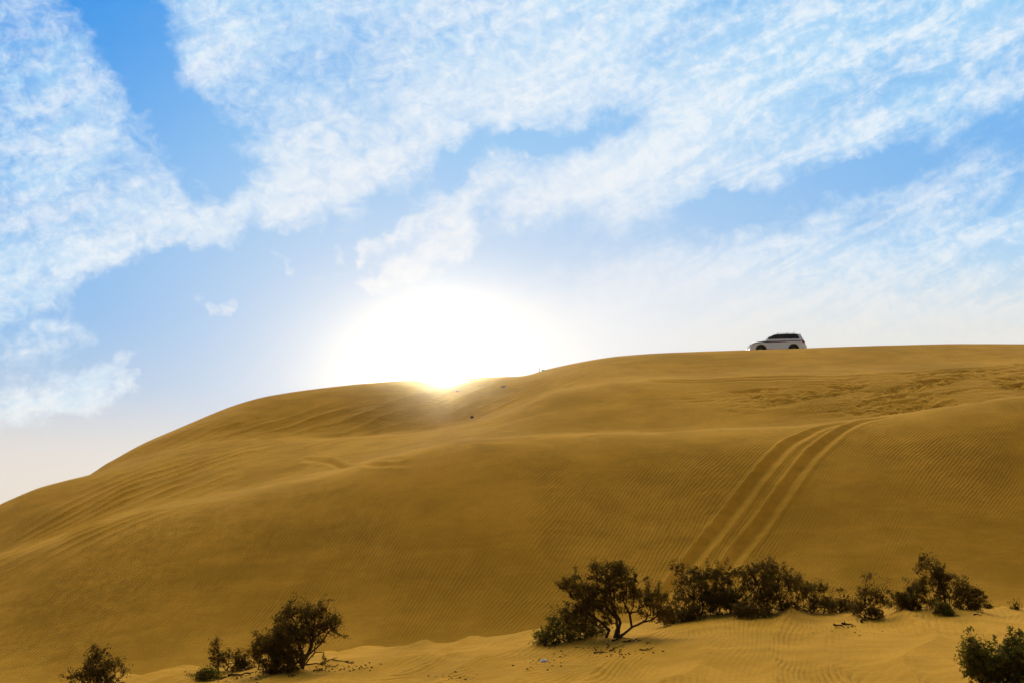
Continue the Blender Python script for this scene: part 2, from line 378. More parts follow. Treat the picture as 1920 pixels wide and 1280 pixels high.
def axis(parts):
    out = [parts[0][0]]
    for a, c, st in parts:
        n = max(1, int(round((c - a) / st))); out += list(a + (c - a) * (np.arange(1, n + 1) / n))
    return np.array(out)
ys = axis([(-60, 0, 6), (0, 14, .7), (14, 19, .12), (19, 31.5, .055), (31.5, 43.5, .25), (43.5, 58.5, .058), (58.5, 84, .075), (84, 100, .3), (100, 170, 2), (170, 900, 60)])
ta = axis([(-6, -2, .5), (-2, -.8, .1), (-.8, -.56, .01), (-.56, .24, .00125), (.24, .42, .0009), (.42, .56, .00125), (.56, .8, .01), (.8, 2, .1), (2, 6, .5)])
YY, TA = np.meshgrid(ys, ta, indexing='ij'); XX = TA * np.maximum(YY, 12)
X_, Y_ = XX.ravel(), YY.ravel()
Z_, PX, PY, ROUGH = terrain(X_, Y_)
# wind ripples: phase (in wavelengths) and height carried as mesh attributes
warp = perlin(X_ / 11, Y_ / 11) * 1.3 + perlin(X_ / 2.6, Y_ / 2.6) * .13 + perlin(X_ / 33, Y_ / 33) * 4.0
ang = R(36) - R(10) * sm(700, 0, PX)[...] - R(4) * sm(1000, 1800, PX)
xg = np.linspace(-60, 60, 1201); wr = sm(-16, 6, xg)
Axg = np.cumsum((.90 / .19) * (1 - wr) + (.80 / .152) * wr - .6 * sm(12, 26, xg)) * (xg[1] - xg[0]); bxg = (-.43 / .19) * (1 - wr) + (-.60 / .152) * wr - 1.1 * sm(12, 26, xg)
ph_face = np.interp(X_, xg, Axg) + np.interp(X_, xg, bxg) * (Y_ - 51) + warp * 5.2
ph_fg = 1.0 * (X_ * .955 - Y_ * .29 + perlin(X_ / 3, Y_ / 6) * .6 + perlin(X_ / 1.2, Y_ / 3) * .10) / .135
isfg = Y_ < 36
phase = np.where(isfg, ph_fg, ph_face)
patch = .38 + .80 * sm(-.35, .35, fbm(X_ / 6 + 20, Y_ / 6, 2)) + .45 * sm(0, -18, X_)
amp_face = sm(44, 46.5, Y_) * (1 - sm(55.8, 58.3, Y_)) * (.55 + .6 * sm(45, 50, Y_))
amp_face = amp_face * (1 - .75 * sm(1500, 1750, PX) * sm(900, 1000, PY))
amp_up = .60 * sm(59, 63, Y_) * (1 - .8 * ROUGH) * (1 - .3 * sm(72, 80, Y_))
amp = np.where(isfg, .85 * sm(-.3, .25, fbm(X_ / 2.5 + 5, Y_ / 5, 2)) + .25, np.maximum(amp_face, amp_up) * patch)
for A in (RUT_L, RUT_R):
    d, s = rut_dist(X_, Y_, A, 1.2); amp = amp * (1 - .85 * np.exp(-(d / .5) ** 4))

nr, nc = XX.shape
me = bpy.data.meshes.new('sand')
me.vertices.add(nr * nc)
me.vertices.foreach_set('co', np.stack([X_, Y_, Z_], 1).astype(np.float32).ravel())
ii = (np.arange(nr - 1)[:, None] * nc + np.arange(nc - 1)[None, :]).ravel()
quads = np.stack([ii, ii + 1, ii + nc + 1, ii + nc], 1).astype(np.int32)
me.loops.add(quads.size); me.loops.foreach_set('vertex_index', quads.ravel())
me.polygons.add(len(quads)); me.polygons.foreach_set('loop_start', np.arange(0, quads.size, 4, dtype=np.int32))
me.polygons.foreach_set('use_smooth', np.ones(len(quads), bool))
me.update(calc_edges=True)
for nm, arr in (('ripple_phase', phase), ('ripple_height', amp), ('trampled', ROUGH)):
    at = me.attributes.new(nm, 'FLOAT', 'POINT'); at.data.foreach_set('value', arr.astype(np.float32))

def mat(name):
    m = bpy.data.materials.new(name); m.use_nodes = True
    p = m.node_tree.nodes['Principled BSDF']; return m, m.node_tree, p, NB(m.node_tree)
SAND, nt, P, sbn = mat('sand')
pos = nt.nodes.new('ShaderNodeNewGeometry').outputs['Position']
def attr(n):
    q = nt.nodes.new('ShaderNodeAttribute'); q.attribute_name = n; return q.outputs['Fac']
tint = sbn.ramp(sbn.m('ADD', sbn.m('MULTIPLY', sbn.noise(pos, .12, 5, .65), .6), sbn.m('MULTIPLY', sbn.noise(sbn.v('MULTIPLY', pos, (.5, 1.6, 1.6)), .55, 5, .7, .6), .4)), .36, .64); grain = sbn.noise(pos, 14, 3, .7)
c1 = sbn.mix(tint, (.53, .272, .016, 1), (.78, .40, .034, 1))
c1 = sbn.mix(sbn.m('MULTIPLY', sbn.ramp(grain, .35, .75), .35), c1, (.42, .205, .013, 1))
nt.links.new(c1, P.inputs['Base Color']); P.inputs['Roughness'].default_value = .95
P.inputs['Specular IOR Level'].default_value = .15
w1 = sbn.m('MULTIPLY', sbn.m('SUBTRACT', sbn.noise(pos, 1.0, 4, .6), .5), 1.4)
ph = sbn.m('ADD', attr('ripple_phase'), w1)
s1 = sbn.m('SINE', sbn.m('MULTIPLY', ph, 2 * math.pi))
s1 = sbn.m('ADD', s1, sbn.m('MULTIPLY', sbn.m('SINE', sbn.m('MULTIPLY_ADD', ph, 4 * math.pi, .8)), .22))
brk = sbn.ramp(sbn.noise(pos, 2.2, 2, .5), .3, .62, .35, 1.15)
h1 = sbn.m('MULTIPLY', sbn.m('MULTIPLY', s1, attr('ripple_height')), sbn.m('MULTIPLY', brk, .0135))
h2 = sbn.m('MULTIPLY', sbn.noise(pos, 9, 5, .65), .020)
h3 = sbn.m('MULTIPLY', sbn.m('MULTIPLY', sbn.noise(pos, 4, 4, .6), .12), attr('trampled'))
hh = sbn.m('ADD', sbn.m('ADD', h1, h2), h3)
bp = nt.nodes.new('ShaderNodeBump'); bp.inputs['Strength'].default_value = 1.0; bp.inputs['Distance'].default_value = 1.0
nt.links.new(hh, bp.inputs['Height']); nt.links.new(bp.outputs[0], P.inputs['Normal'])
me.materials.append(SAND)
sand = bpy.data.objects.new('sand_dunes', me); COL.objects.link(sand); sand['kind'] = 'structure'
# flat desert out to the horizon
pm = bpy.data.meshes.new('desert_floor')
Rg = 2500
pm.from_pydata([(-Rg, -Rg, -7.6), (Rg, -Rg, -7.6), (Rg, Rg, -7.6), (-Rg, Rg, -7.6)], [], [(0, 1, 2, 3)])
PM, nt2, P2, n2b = mat('desert')
g2p = nt2.nodes.new('ShaderNodeNewGeometry').outputs['Position']
nt2.links.new(n2b.mix(n2b.noise(g2p, .02, 5, .6), (.50, .25, .04, 1), (.60, .32, .06, 1)), P2.inputs['Base Color']); P2.inputs['Roughness'].default_value = 1
pm.materials.append(PM)
po = bpy.data.objects.new('desert_floor', pm); COL.objects.link(po); po['kind'] = 'structure'

# ================================================================== objects
def simple(name, col, rough=.6, metal=0.0, spec=.5, coat=0.0, emis=None):
    m, nt_, p, nb = mat(name)
    p.inputs['Roughness'].default_value = rough; p.inputs['Metallic'].default_value = metal
    p.inputs['Specular IOR Level'].default_value = spec; p.inputs['Coat Weight'].default_value = coat
    ob = nt_.nodes.new('ShaderNodeTexCoord').outputs['Object']
    n_ = nb.noise(ob, 6, 4, .6)
    nt_.links.new(nb.mix(n_, tuple(c * .82 for c in col) + (1,), tuple(min(1, c * 1.15) for c in col) + (1,)), p.inputs['Base Color'])
    return m
def leafmat(name, a, c_):
    m, nt_, p, nb = mat(name)
    g = nt_.nodes.new('ShaderNodeNewGeometry')
    n_ = nb.noise(g.outputs['Position'], 3.5, 3, .6)
    rnd = nb.m('ADD', nb.m('MULTIPLY', g.outputs['Random Per Island'], .6), nb.m('MULTIPLY', nb.ramp(n_, .35, .65), .4))
    nt_.links.new(nb.mix(rnd, a + (1,), c_ + (1,)), p.inputs['Base Color']); p.inputs['Roughness'].default_value = .7
    p.inputs['Specular IOR Level'].default_value = .2
    p.inputs['Subsurface Weight'].default_value = 0
    tr = nt_.nodes.new('ShaderNodeBsdfTranslucent'); tr.inputs[0].default_value = (c_[0] * 1.4, c_[1] * 1.4, c_[2] * .8, 1)
    mx = nt_.nodes.new('ShaderNodeMixShader'); mx.inputs[0].default_value = .36
    nt_.links.new(p.outputs[0], mx.inputs[1]); nt_.links.new(tr.outputs[0], mx.inputs[2])
    nt_.links.new(mx.outputs[0], nt_.nodes['Material Output'].inputs[0]); return m
LEAF = leafmat('dark_leaf', (.060, .034, .006), (.150, .095, .012))
LEAF_G = leafmat('green_leaf', (.060, .050, .006), (.160, .135, .014))
BARK = simple('bark', (.055, .033, .018), .9, spec=.2)
DEAD = simple('dead_wood', (.045, .028, .014), .95, spec=.1)

def link(name, mesh, parent=None, m=None):
    if m is not None: mesh.materials.append(m)
    o = bpy.data.objects.new(name, mesh); COL.objects.link(o)
    if parent is not None: o.parent = parent
    return o
def thing(name, loc, label, cat, group=None, rz=0):
    o = bpy.data.objects.new(name, None); COL.objects.link(o); o.location = loc; o.rotation_euler = (0, 0, rz)
    o.empty_display_size = .3; return tag(o, label, cat, group)
def tag(o, label, cat, group=None):
    o['label'] = label; o['category'] = cat
    if group: o['group'] = group
    return o
def mesh_np(name, V, Q, smooth=False):
    V = np.asarray(V, np.float32); Q = np.asarray(Q, np.int32); k = Q.shape[1]
    m = bpy.data.meshes.new(name); m.vertices.add(len(V)); m.vertices.foreach_set('co', V.ravel())
    m.loops.add(Q.size); m.loops.foreach_set('vertex_index', Q.ravel())
    m.polygons.add(len(Q)); m.polygons.foreach_set('loop_start', np.arange(0, Q.size, k, dtype=np.int32))
    m.polygons.foreach_set('use_smooth', np.full(len(Q), smooth)); m.update(calc_edges=True); m.validate(); return m

gz = lambda x, y: float(terrain(x, y, False)[0][0])
def ground_at(px, py, y0=15.0, y1=33.0): return hit(px, py, y0, y1, lambda x, y: terrain(x, y, False)[0])

def tubes(segs, sides=4):
    """segs: (p0, p1, r0, r1) arrays -> open prisms"""
    p0, p1, r0, r1 = (np.array(v, float) for v in zip(*segs))
    d = p1 - p0; ln = np.linalg.norm(d, axis=1, keepdims=True) + 1e-9; d /= ln
    ref = np.where(np.abs(d[:, 2:3]) > .8, [[1.0, 0, 0]], [[0, 0, 1.0]])
    a = np.cross(d, ref); a /= np.linalg.norm(a, axis=1, keepdims=True); c = np.cross(d, a)
    V = []
    for (p, r) in ((p0 - d * .3 * r0[:, None], r0), (p1 + d * .3 * r1[:, None], r1)):
        for k in range(sides):
            q = 2 * math.pi * k / sides; V.append(p + (a * math.cos(q) + c * math.sin(q)) * r[:, None])
    V = np.stack(V, 1).reshape(-1, 3); n = len(p0); o = (np.arange(n) * 2 * sides)[:, None]
    Q = [o + np.array([[k, (k + 1) % sides, sides + (k + 1) % sides, sides + k]]) for k in range(sides)]
    return V, np.concatenate(Q)

def shrub(name, label, cat, group, base, blobs, tips, leaves, seed, stems=None, leaf=.024, lm=None, thick=.006, clus=.075, ybase=None):
    rs = np.random.RandomState(seed); leaves = int(leaves * 1.6); tips = int(tips * 1.9)
    bx, by, bz = ground_at(*base) if ybase is None else ybase
    k = (by * cP + bz * sP) / F                       # metres per photo pixel there
    root = thing(name, (bx, by, bz - .02), label, cat, group)
    if not stems and len(blobs) > 3:
        xl = min(q[0] - q[2] for q in blobs); xr = max(q[0] + q[2] for q in blobs)
        blobs = blobs + [((xl + xr) / 2, base[1] - 9, (xr - xl) * .42, 9, 1.3)]
    # crown volume: uneven blobs, tips spread inside them
    W = np.array([bl[2] * bl[3] * (bl[4] if len(bl) > 4 else 1) for bl in blobs], float); W /= W.sum()
    T = []
    while len(T) < tips:
        q = blobs[rs.choice(len(blobs), p=W)]
        v = rs.randn(3); v /= np.linalg.norm(v); v *= rs.rand() ** (1 / 2.2)
        p = np.array([(q[0] - base[0] + v[0] * q[2]) * k, v[1] * min(q[2], q[3] * 1.3) * k * .9, (base[1] - q[1] + v[2] * q[3]) * k])
        p += rs.randn(3) * .03
        if rs.rand() < .10: p = p + np.array([rs.randn() * .05, 0, abs(rs.randn()) * .07]) + (p - np.array([0, 0, .1])) * .06   # stray shoots
        if perlin(np.array([p[0] * 3.1 + seed]), np.array([p[2] * 3.1 + p[1]]))[0] < -.30 and rs.rand() < .7: continue
        g = gz(bx + p[0], by + p[1]) - bz
        if p[2] < g + .04: p[2] = g + .04 + rs.rand() * .10
        T.append(p)
    T = np.array(T)
    nodes = []; par = []; plen = []
    def add(p, pa):
        nodes.append(np.array(p, float)); par.append(pa); plen.append(0 if pa < 0 else plen[pa] + float(np.linalg.norm(nodes[-1] - nodes[pa]))); return len(nodes) - 1
    start = add((0, 0, 0), -1)
    if not stems:                                     # several stems rise from the sand along the width of a bush
        x0_, x1_ = T[:, 0].min(), T[:, 0].max()
        for q in range(max(2, int((x1_ - x0_) / .28))):
            xr = x0_ + (x1_ - x0_) * (.12 + .76 * rs.rand()); yr = rs.randn() * .12
            if (T[np.abs(T[:, 0] - xr) < .2][:, 2].min() if (np.abs(T[:, 0] - xr) < .2).any() else 9) < .35:
                g_ = gz(bx + xr, by + yr) - bz; g2_ = gz(bx + xr / 2, by + yr / 2) - bz
                k_ = add((xr, yr, g_), add((xr, yr, g_ - .16), add((xr / 2, yr / 2, g2_ - .18), start))); plen[k_] = 0
    for st in (stems or []):
        pa = start; prev = np.zeros(3); yv = 0.0
        for (sx_, sy_) in st:
            p = np.array([(sx_ - base[0]) * k, yv, (base[1] - sy_) * k])
            if len(st) > 1 and np.linalg.norm(p) < .10: pa = add(p, start); prev = p; continue
            for u_ in (.5, 1): pa = add(prev + (p - prev) * u_ + rs.randn(3) * .012, pa)
            prev = p; yv += rs.randn() * .05
    arr = np.array(nodes)
    for i in np.argsort(np.linalg.norm(T, axis=1)):
        p = T[i]; A = np.array(nodes); d = np.linalg.norm(A - p, axis=1)
        j = int((d + .25 * np.array(plen) + .0 * A[:, 2]).argmin())
        n = max(1, int(d[j] / .10)); pa = j; s0 = nodes[j].copy()
        side = rs.randn(3) * d[j] * .09
        for u_ in np.arange(1, n + 1) / n:
            q = s0 + (p - s0) * u_ + side * math.sin(u_ * math.pi) + rs.randn(3) * .014 * (u_ < 1)
            q[2] += .02 * d[j] * math.sin(u_ * math.pi)
            pa = add(q, pa)
    cnt = np.ones(len(nodes))
    for i in range(len(nodes) - 1, 0, -1):
        if par[i] >= 0: cnt[par[i]] += cnt[i]
    rad = thick * (cnt / 4.0) ** .42; rad = np.clip(rad, .0035, .075)
    segs = [(nodes[par[i]], nodes[i], min(rad[par[i]], rad[i] * 1.35), rad[i]) for i in range(len(nodes)) if par[i] >= 0]
    V, Q = tubes(segs, 5); link('branches', mesh_np('branches', V, Q, True), root, BARK)
    # leaves in small uneven sprays along the outer twigs
    A = np.array(nodes); outer = np.where((cnt <= 4) & (np.array(par) >= 0))[0]
    c0 = A[outer]; dr = c0 - A[[par[i] for i in outer]]
    pick = rs.randint(0, len(outer), leaves)
    wgt = .5 + rs.rand(len(outer)); cs = clus * (.25 + 1.1 * rs.rand(len(outer)) ** 1.5)
    P_ = c0[pick] + dr[pick] * rs.rand(leaves, 1) * 1.2 + rs.randn(leaves, 3) * cs[pick][:, None] * .75
    gg = terrain(bx + P_[:, 0], by + P_[:, 1], False)[0] - bz + .03
    P_[:, 2] = np.maximum(P_[:, 2], gg + rs.rand(leaves) * .05)
    a = rs.randn(leaves, 3); a /= np.linalg.norm(a, axis=1, keepdims=True)
    c = np.cross(a, rs.randn(leaves, 3)); c /= np.linalg.norm(c, axis=1, keepdims=True)
    sz = leaf * (.5 + rs.rand(leaves))[:, None]
    V = np.stack([P_ - a * sz, P_ - c * sz * .42, P_ + a * sz, P_ + c * sz * .42], 1).reshape(-1, 3)
    link('foliage', mesh_np('foliage', V, np.arange(leaves * 4).reshape(-1, 4)), root, lm or LEAF)
    return root

BR = 'desert shrubs along the crest of the near dune'
shrub('desert_tree', 'dark many-stemmed thorn tree, widest of the trees, with bare crooked stems showing at its foot', 'tree', BR, (1158, 1195),
      [(1148, 1085, 36, 28, 1.6), (1120, 1120, 45, 28, 1.4), (1078, 1104, 28, 20, .8), (1185, 1120, 22, 32, .8), (1100, 1155, 50, 26, 1.5), (1222, 1130, 38, 34, 1.1), (1150, 1150, 24, 22, .5),
       (1160, 1066, 14, 10), (1118, 1066, 8, 8, 1), (1248, 1150, 18, 18, .7), (1195, 1085, 18, 12, .5), (1062, 1100, 14, 10, .4)], 380, 23000, 11,
      stems=[[(1172, 1184), (1186, 1174), (1206, 1166), (1228, 1160)], [(1161, 1175), (1162, 1160), (1150, 1140), (1145, 1110)], [(1186, 1174), (1180, 1150), (1170, 1125)],
             [(1152, 1193), (1158, 1176), (1155, 1158), (1140, 1140)], [(1136, 1196), (1143, 1180), (1128, 1165), (1105, 1150)]], thick=.0075)
shrub('bush', 'low yellowish green bush hugging the sand at the left foot of the widest tree', 'bush', BR, (1062, 1203),
      [(1030, 1192, 24, 17), (1062, 1180, 34, 20), (1100, 1183, 36, 16), (1046, 1165, 14, 16, .6), (1015, 1195, 10, 10), (1036, 1158, 5, 8, .8)], 150, 6000, 12, lm=LEAF_G)
shrub('bush', 'tall dark bush with a ragged overhanging left side, standing where the wheel ruts run out', 'bush', BR, (1315, 1152),
      [(1275, 1072, 16, 11, 1), (1300, 1070, 18, 10), (1300, 1100, 34, 28, 1.3), (1325, 1125, 40, 24, 1.2), (1275, 1130, 14, 14, .4), (1328, 1085, 20, 18)], 210, 9500, 13)
shrub('bush', 'low dark bush filling the gap between the widest tree and the overhanging bush', 'bush', BR, (1272, 1166),
      [(1250, 1158, 20, 12), (1275, 1155, 24, 12, 1.2), (1298, 1148, 18, 14), (1240, 1150, 12, 10, .6)], 90, 4500, 32)
shrub('bush', 'dark leafy bush packed between the overhanging bush and the highest rounded bush', 'bush', BR, (1370, 1150),
      [(1352, 1082, 16, 16), (1380, 1080, 15, 16), (1368, 1112, 34, 28, 1.5), (1345, 1128, 26, 18), (1390, 1132, 26, 16)], 170, 8500, 14)
shrub('bush', 'broad rounded dark bush, tallest of the unbroken thicket on the near dune', 'bush', BR, (1440, 1148),
      [(1410, 1078, 18, 16), (1428, 1070, 20, 12), (1452, 1072, 20, 14, 1.2), (1440, 1100, 42, 26, 1.6), (1480, 1092, 24, 20), (1435, 1126, 40, 18, 1), (1453, 1060, 8, 6)], 230, 11000, 15)
shrub('bush', 'dark bush sloping down to the right with gaps of sand showing through it', 'bush', BR, (1520, 1148),
      [(1498, 1098, 18, 16), (1520, 1112, 26, 20, 1.1), (1545, 1128, 20, 16), (1500, 1132, 24, 14, .6), (1543, 1102, 4, 10, .7)], 130, 5000, 16)
shrub('bush', 'small thin low bush with two upright sprigs, between the sloping bush and the pointed bush', 'bush', BR, (1575, 1148),
      [(1560, 1135, 18, 12), (1590, 1136, 18, 11), (1577, 1112, 4, 13, 1.4), (1545, 1105, 5, 12, .8), (1580, 1128, 12, 8)], 75, 2300, 17)
shrub('bush', 'flat low bush lying on the sand mound in front of the thicket', 'bush', BR, (1400, 1158),
      [(1385, 1148, 16, 7), (1410, 1145, 24, 8), (1440, 1147, 16, 6, .5), (1378, 1140, 8, 6)], 60, 2300, 18)
shrub('bush', 'small pointed bush with a thin leaning top, beside the dark sticks on the crest', 'bush', BR, (1622, 1158),
      [(1632, 1118, 20, 16, 1), (1632, 1095, 9, 13, .9), (1622, 1140, 22, 14, 1.1), (1652, 1120, 12, 14, .7), (1612, 1150, 10, 8), (1662, 1108, 6, 5, .5), (1650, 1140, 12, 8, .5), (1633, 1084, 4, 5)], 110, 4200, 19)
shrub('bush', 'compact rounded bush at the left foot of the tall sparse tree', 'bush', BR, (1708, 1143),
      [(1705, 1122, 32, 16, 1.3), (1722, 1108, 20, 12), (1690, 1130, 20, 10), (1735, 1128, 14, 10, .6), (1703, 1104, 8, 6)], 120, 6000, 20)
shrub('desert_tree', 'tall sparse tree with a hooked leaning top, rightmost on the crest', 'tree', BR, (1778, 1142),
      [(1748, 1062, 16, 9, .9), (1742, 1050, 8, 6, .8), (1762, 1075, 14, 12), (1725, 1072, 7, 4, .5), (1745, 1092, 22, 11, .9), (1775, 1090, 24, 14, 1.1), (1775, 1064, 9, 8, .6), (1795, 1084, 14, 7, .6),
       (1768, 1112, 14, 22, 1.0), (1758, 1132, 12, 12, .5)], 150, 5000, 21, stems=[[(1773, 1122), (1768, 1102), (1763, 1082), (1755, 1064), (1742, 1050)], [(1784, 1126), (1778, 1108)]])
shrub('bush', 'round leafy bush at the right foot of the tall sparse tree', 'bush', BR, (1818, 1142),
      [(1802, 1112, 20, 14), (1825, 1122, 20, 18, 1.2), (1800, 1130, 18, 12, .6), (1832, 1110, 12, 8), (1806, 1100, 8, 8)], 110, 4700, 22)
shrub('bush', 'small tuft-like bush in front of the tall sparse tree, lit on top', 'bush', BR, (1772, 1153),
      [(1772, 1143, 15, 9), (1768, 1137, 12, 7)], 40, 1600, 23, lm=LEAF_G)
shrub('desert_tree', 'small tree with a forked bare trunk and a twig arching down to the sand', 'tree', BR, (566, 1252),
      [(545, 1152, 22, 14, .8), (580, 1155, 26, 16, 1.1), (575, 1180, 34, 18, 1.1), (612, 1172, 22, 17, .9), (545, 1185, 28, 22, 1), (600, 1148, 10, 10, .8), (540, 1138, 6, 8, .7), (630, 1195, 10, 4, .5), (580, 1200, 26, 12, .5)], 260, 8000, 24,
      stems=[[(567, 1240), (575, 1228), (582, 1212), (586, 1195), (580, 1178)], [(575, 1228), (590, 1218), (602, 1206), (612, 1190)], [(590, 1222), (605, 1221), (609, 1232), (606, 1243)],
             [(567, 1240), (562, 1226), (556, 1210), (550, 1190)]], thick=.0085)
shrub('bush', 'dense dark dome of a bush leaning left against the forked tree', 'bush', BR, (512, 1262),
      [(530, 1205, 28, 30, 1.2), (505, 1215, 28, 28, 1.1), (520, 1240, 44, 20, 1.4), (488, 1225, 20, 18), (520, 1180, 14, 16, .8), (548, 1235, 20, 20, .8)], 260, 13000, 25)
shrub('bush', 'small ragged bush on the sand mound, left of the dense dome', 'bush', BR, (425, 1256),
      [(407, 1220, 10, 14, 1.1), (412, 1236, 18, 14), (438, 1230, 16, 10, .9), (450, 1238, 14, 8, .9), (468, 1246, 14, 10, 1), (404, 1212, 5, 8)], 80, 3000, 26)
shrub('bush', 'tiny low bush at the left tip of the sand mound', 'bush', BR, (384, 1274),
      [(376, 1266, 11, 8), (392, 1264, 14, 8), (400, 1270, 10, 5)], 40, 1500, 27, lm=LEAF_G)
shrub('bush', 'windswept bush in the lower left corner, cut off by the picture edge', 'bush', BR, (175, 1306),
      [(172, 1240, 14, 20, 1.0), (185, 1262, 34, 22, 1.2), (216, 1248, 12, 16, .6), (150, 1272, 22, 12, .7), (200, 1278, 30, 12), (125, 1272, 12, 8, .4), (224, 1262, 10, 5, .6), (178, 1226, 6, 8, .8)], 170, 6500, 28,
      ybase=(lambda h: h)(ground_at(175, 1306)))
shrub('bush', 'big leafy green bush in the lower right corner, nearest of all', 'bush', BR, (1880, 1282),
      [(1832, 1222, 20, 20, 1.1), (1860, 1244, 44, 24, 1.2), (1900, 1234, 36, 20, 1.1), (1930, 1236, 40, 36, 1.1), (1840, 1262, 24, 18, .8), (1890, 1258, 40, 16), (1832, 1206, 5, 8, .6), (1878, 1206, 5, 8, .5), (1905, 1200, 10, 10, .8)], 330, 12000, 29, lm=LEAF_G, leaf=.028, clus=.07)
shrub('sprig', 'tiny round dark sprig on the crest just right of the rightmost tree', 'sprig', 'sprigs on the near crest', (1851, 1140), [(1852, 1134, 5, 4)], 10, 500, 30)
shrub('sprig', 'tiny upright sprig on the crest near the right edge', 'sprig', 'sprigs on the near crest', (1905, 1142), [(1905, 1136, 1.5, 6)], 8, 260, 31)

# dry twigs and sticks lying on the sand
def twig(px, py, ln, rz, r, label, group, seed, fork=2):
    rs = np.random.RandomState(seed); x, y, z = ground_at(px, py, 15, 32)
    o_pts = []; n = 6; p = np.zeros(2); h = rz
    for i in range(n + 1):
        o_pts.append(p.copy()); h += rs.randn() * .28; p = p + np.array([math.cos(h), math.sin(h)]) * ln / n
    o_pts = np.array(o_pts) - np.mean(o_pts, axis=0)
    w = lambda q, up: np.array([q[0], q[1], gz(x + q[0], y + q[1]) - z + up])
    segs = []
    P3 = [w(q, r * .6 + abs(rs.randn()) * r * .8) for q in o_pts]
    for i in range(n): segs.append((P3[i], P3[i + 1], r * (1 - .12 * i), r * (1 - .12 * (i + 1))))
    for f in range(fork):
        i = rs.randint(1, n); a = rz + rs.choice([-1, 1]) * (.5 + rs.rand() * .6); l2 = ln * (.2 + .25 * rs.rand())
        e = P3[i][:2] + np.array([math.cos(a), math.sin(a)]) * l2; q = w(e, r + rs.rand() * .07)
        segs.append((P3[i], (P3[i] + q) / 2 + rs.randn(3) * .01, r * .6, r * .5)); segs.append(((P3[i] + q) / 2, q, r * .5, r * .3))
    V, Q = tubes(segs, 6); o = link('dry_twig' if r < .02 else 'dead_branch', mesh_np('twig', V, Q, True), None, DEAD); o.location = (x, y, z)
    return tag(o, label, 'twig' if r < .02 else 'branch', group)
G1_ = 'dry twigs strewn below the widest tree'
twig(1164, 1199, .55, .4, .022, 'forked dark dead branch lying right at the stems of the widest tree', G1_, 1, 4)
twig(1186, 1203, .50, .2, .021, 'dark broken branch on the sand just right of the widest tree stems', G1_, 2, 3)
twig(1155, 1216, .50, .35, .016, 'long straight thin twig below the stems of the widest tree', G1_, 3, 0)
twig(1126, 1224, .34, .3, .020, 'thick short dark stick lowest below the widest tree', G1_, 4, 1)
twig(1212, 1218, .36, -.1, .017, 'angled twig lying apart on the right below the widest tree', G1_, 5, 2)
twig(1216, 1206, .20, .8, .014, 'short twig just above the angled twig right of the widest tree', G1_, 6, 0)
twig(1141, 1212, .30, .9, .015, 'bent twig pointing down the slope under the widest tree', G1_, 7, 1)
G2_ = 'dark sticks on the crest left of the sparse tree'
twig(1574, 1176, .30, 0.2, .030, 'leftmost of the three dark half-buried branches on the crest', G2_, 8, 1)
twig(1592, 1173, .34, .1, .030, 'middle one of the three dark half-buried branches on the crest', G2_, 9, 1)
twig(1616, 1165, .46, .9, .034, 'upper right and thickest of the three half-buried branches on the crest', G2_, 10, 2)
twig(1834, 1153, .24, -.1, .021, 'short dark stick on bare sand right of the rightmost tree', None, 11, 0)
G3_ = 'dry twigs strewn around the forked tree'
for i, (px, py, ln, rz, r, lab) in enumerate([
    (592, 1245, .55, .1, .021, 'dark root-like branch lying against the foot of the forked tree'),
    (640, 1240, .70, .05, .017, 'longest thin twig on the sand right of the forked tree'),
    (655, 1243, .28, -.2, .014, 'short twig at the right end of the twigs by the forked tree'),
    (622, 1250, .30, .3, .015, 'bent twig below the longest thin twig by the forked tree'),
    (600, 1258, .34, .4, .018, 'thick twig low on the sand under the forked tree'),
    (548, 1268, .22, .7, .015, 'small twig below the dense dome bush'),
    (452, 1266, .60, .6, .030, 'thick dark branch lying along the sand mound left of the dome bush'),
    (425, 1270, .40, .7, .018, 'thinner dark stick beside the thick branch on the sand mound'),
    (408, 1268, .26, .5, .016, 'short dark stick at the left end of the sand mound')]):
    twig(px, py, ln, rz, r, lab, G3_, 20 + i, 1 + i % 2)
# crumbs of bark and dung scattered round the trees: nobody could count these
rs = np.random.RandomState(5); cen = []
for (cx, cy, ax, ay, n) in ((1130, 1222, 85, 10, 60), (640, 1250, 65, 8, 70), (1020, 1240, 45, 14, 25), (440, 1272, 60, 6, 30), (1600, 1180, 60, 12, 16), (860, 1268, 60, 8, 10)):
    for i in range(int(n * 1.6)):
        px, py = cx + rs.randn() * ax * .5, cy + rs.randn() * ay * .6
        x, y, z = ground_at(px, min(py, 1300), 15, 30); cen.append((x, y, z, .009 + .022 * rs.rand() ** 2))
V = []; Q = []
for (x, y, z, r) in cen:
    o = len(V); c, s = math.cos(r * 999), math.sin(r * 999)
    for (a, b_, h) in ((-1, -.6, -.5), (1.3, -.7, -.5), (.9, .6, -.5), (-1, .8, -.5), (-.6, -.4, .6), (.8, -.3, .9), (.5, .4, .6), (-.7, .3, .8)):
        V.append((x + (a * c - b_ * s) * r, y + (a * s + b_ * c) * r, z + h * r))
    Q += [[o + i for i in f] for f in ((0, 1, 5, 4), (1, 2, 6, 5), (2, 3, 7, 6), (3, 0, 4, 7), (4, 5, 6, 7), (3, 2, 1, 0))]
o = link('bark_crumbs', mesh_np('bark_crumbs', V, Q), None, DEAD); o['kind'] = 'stuff'
o['label'] = 'dark crumbs of bark and dung scattered on the near dune'

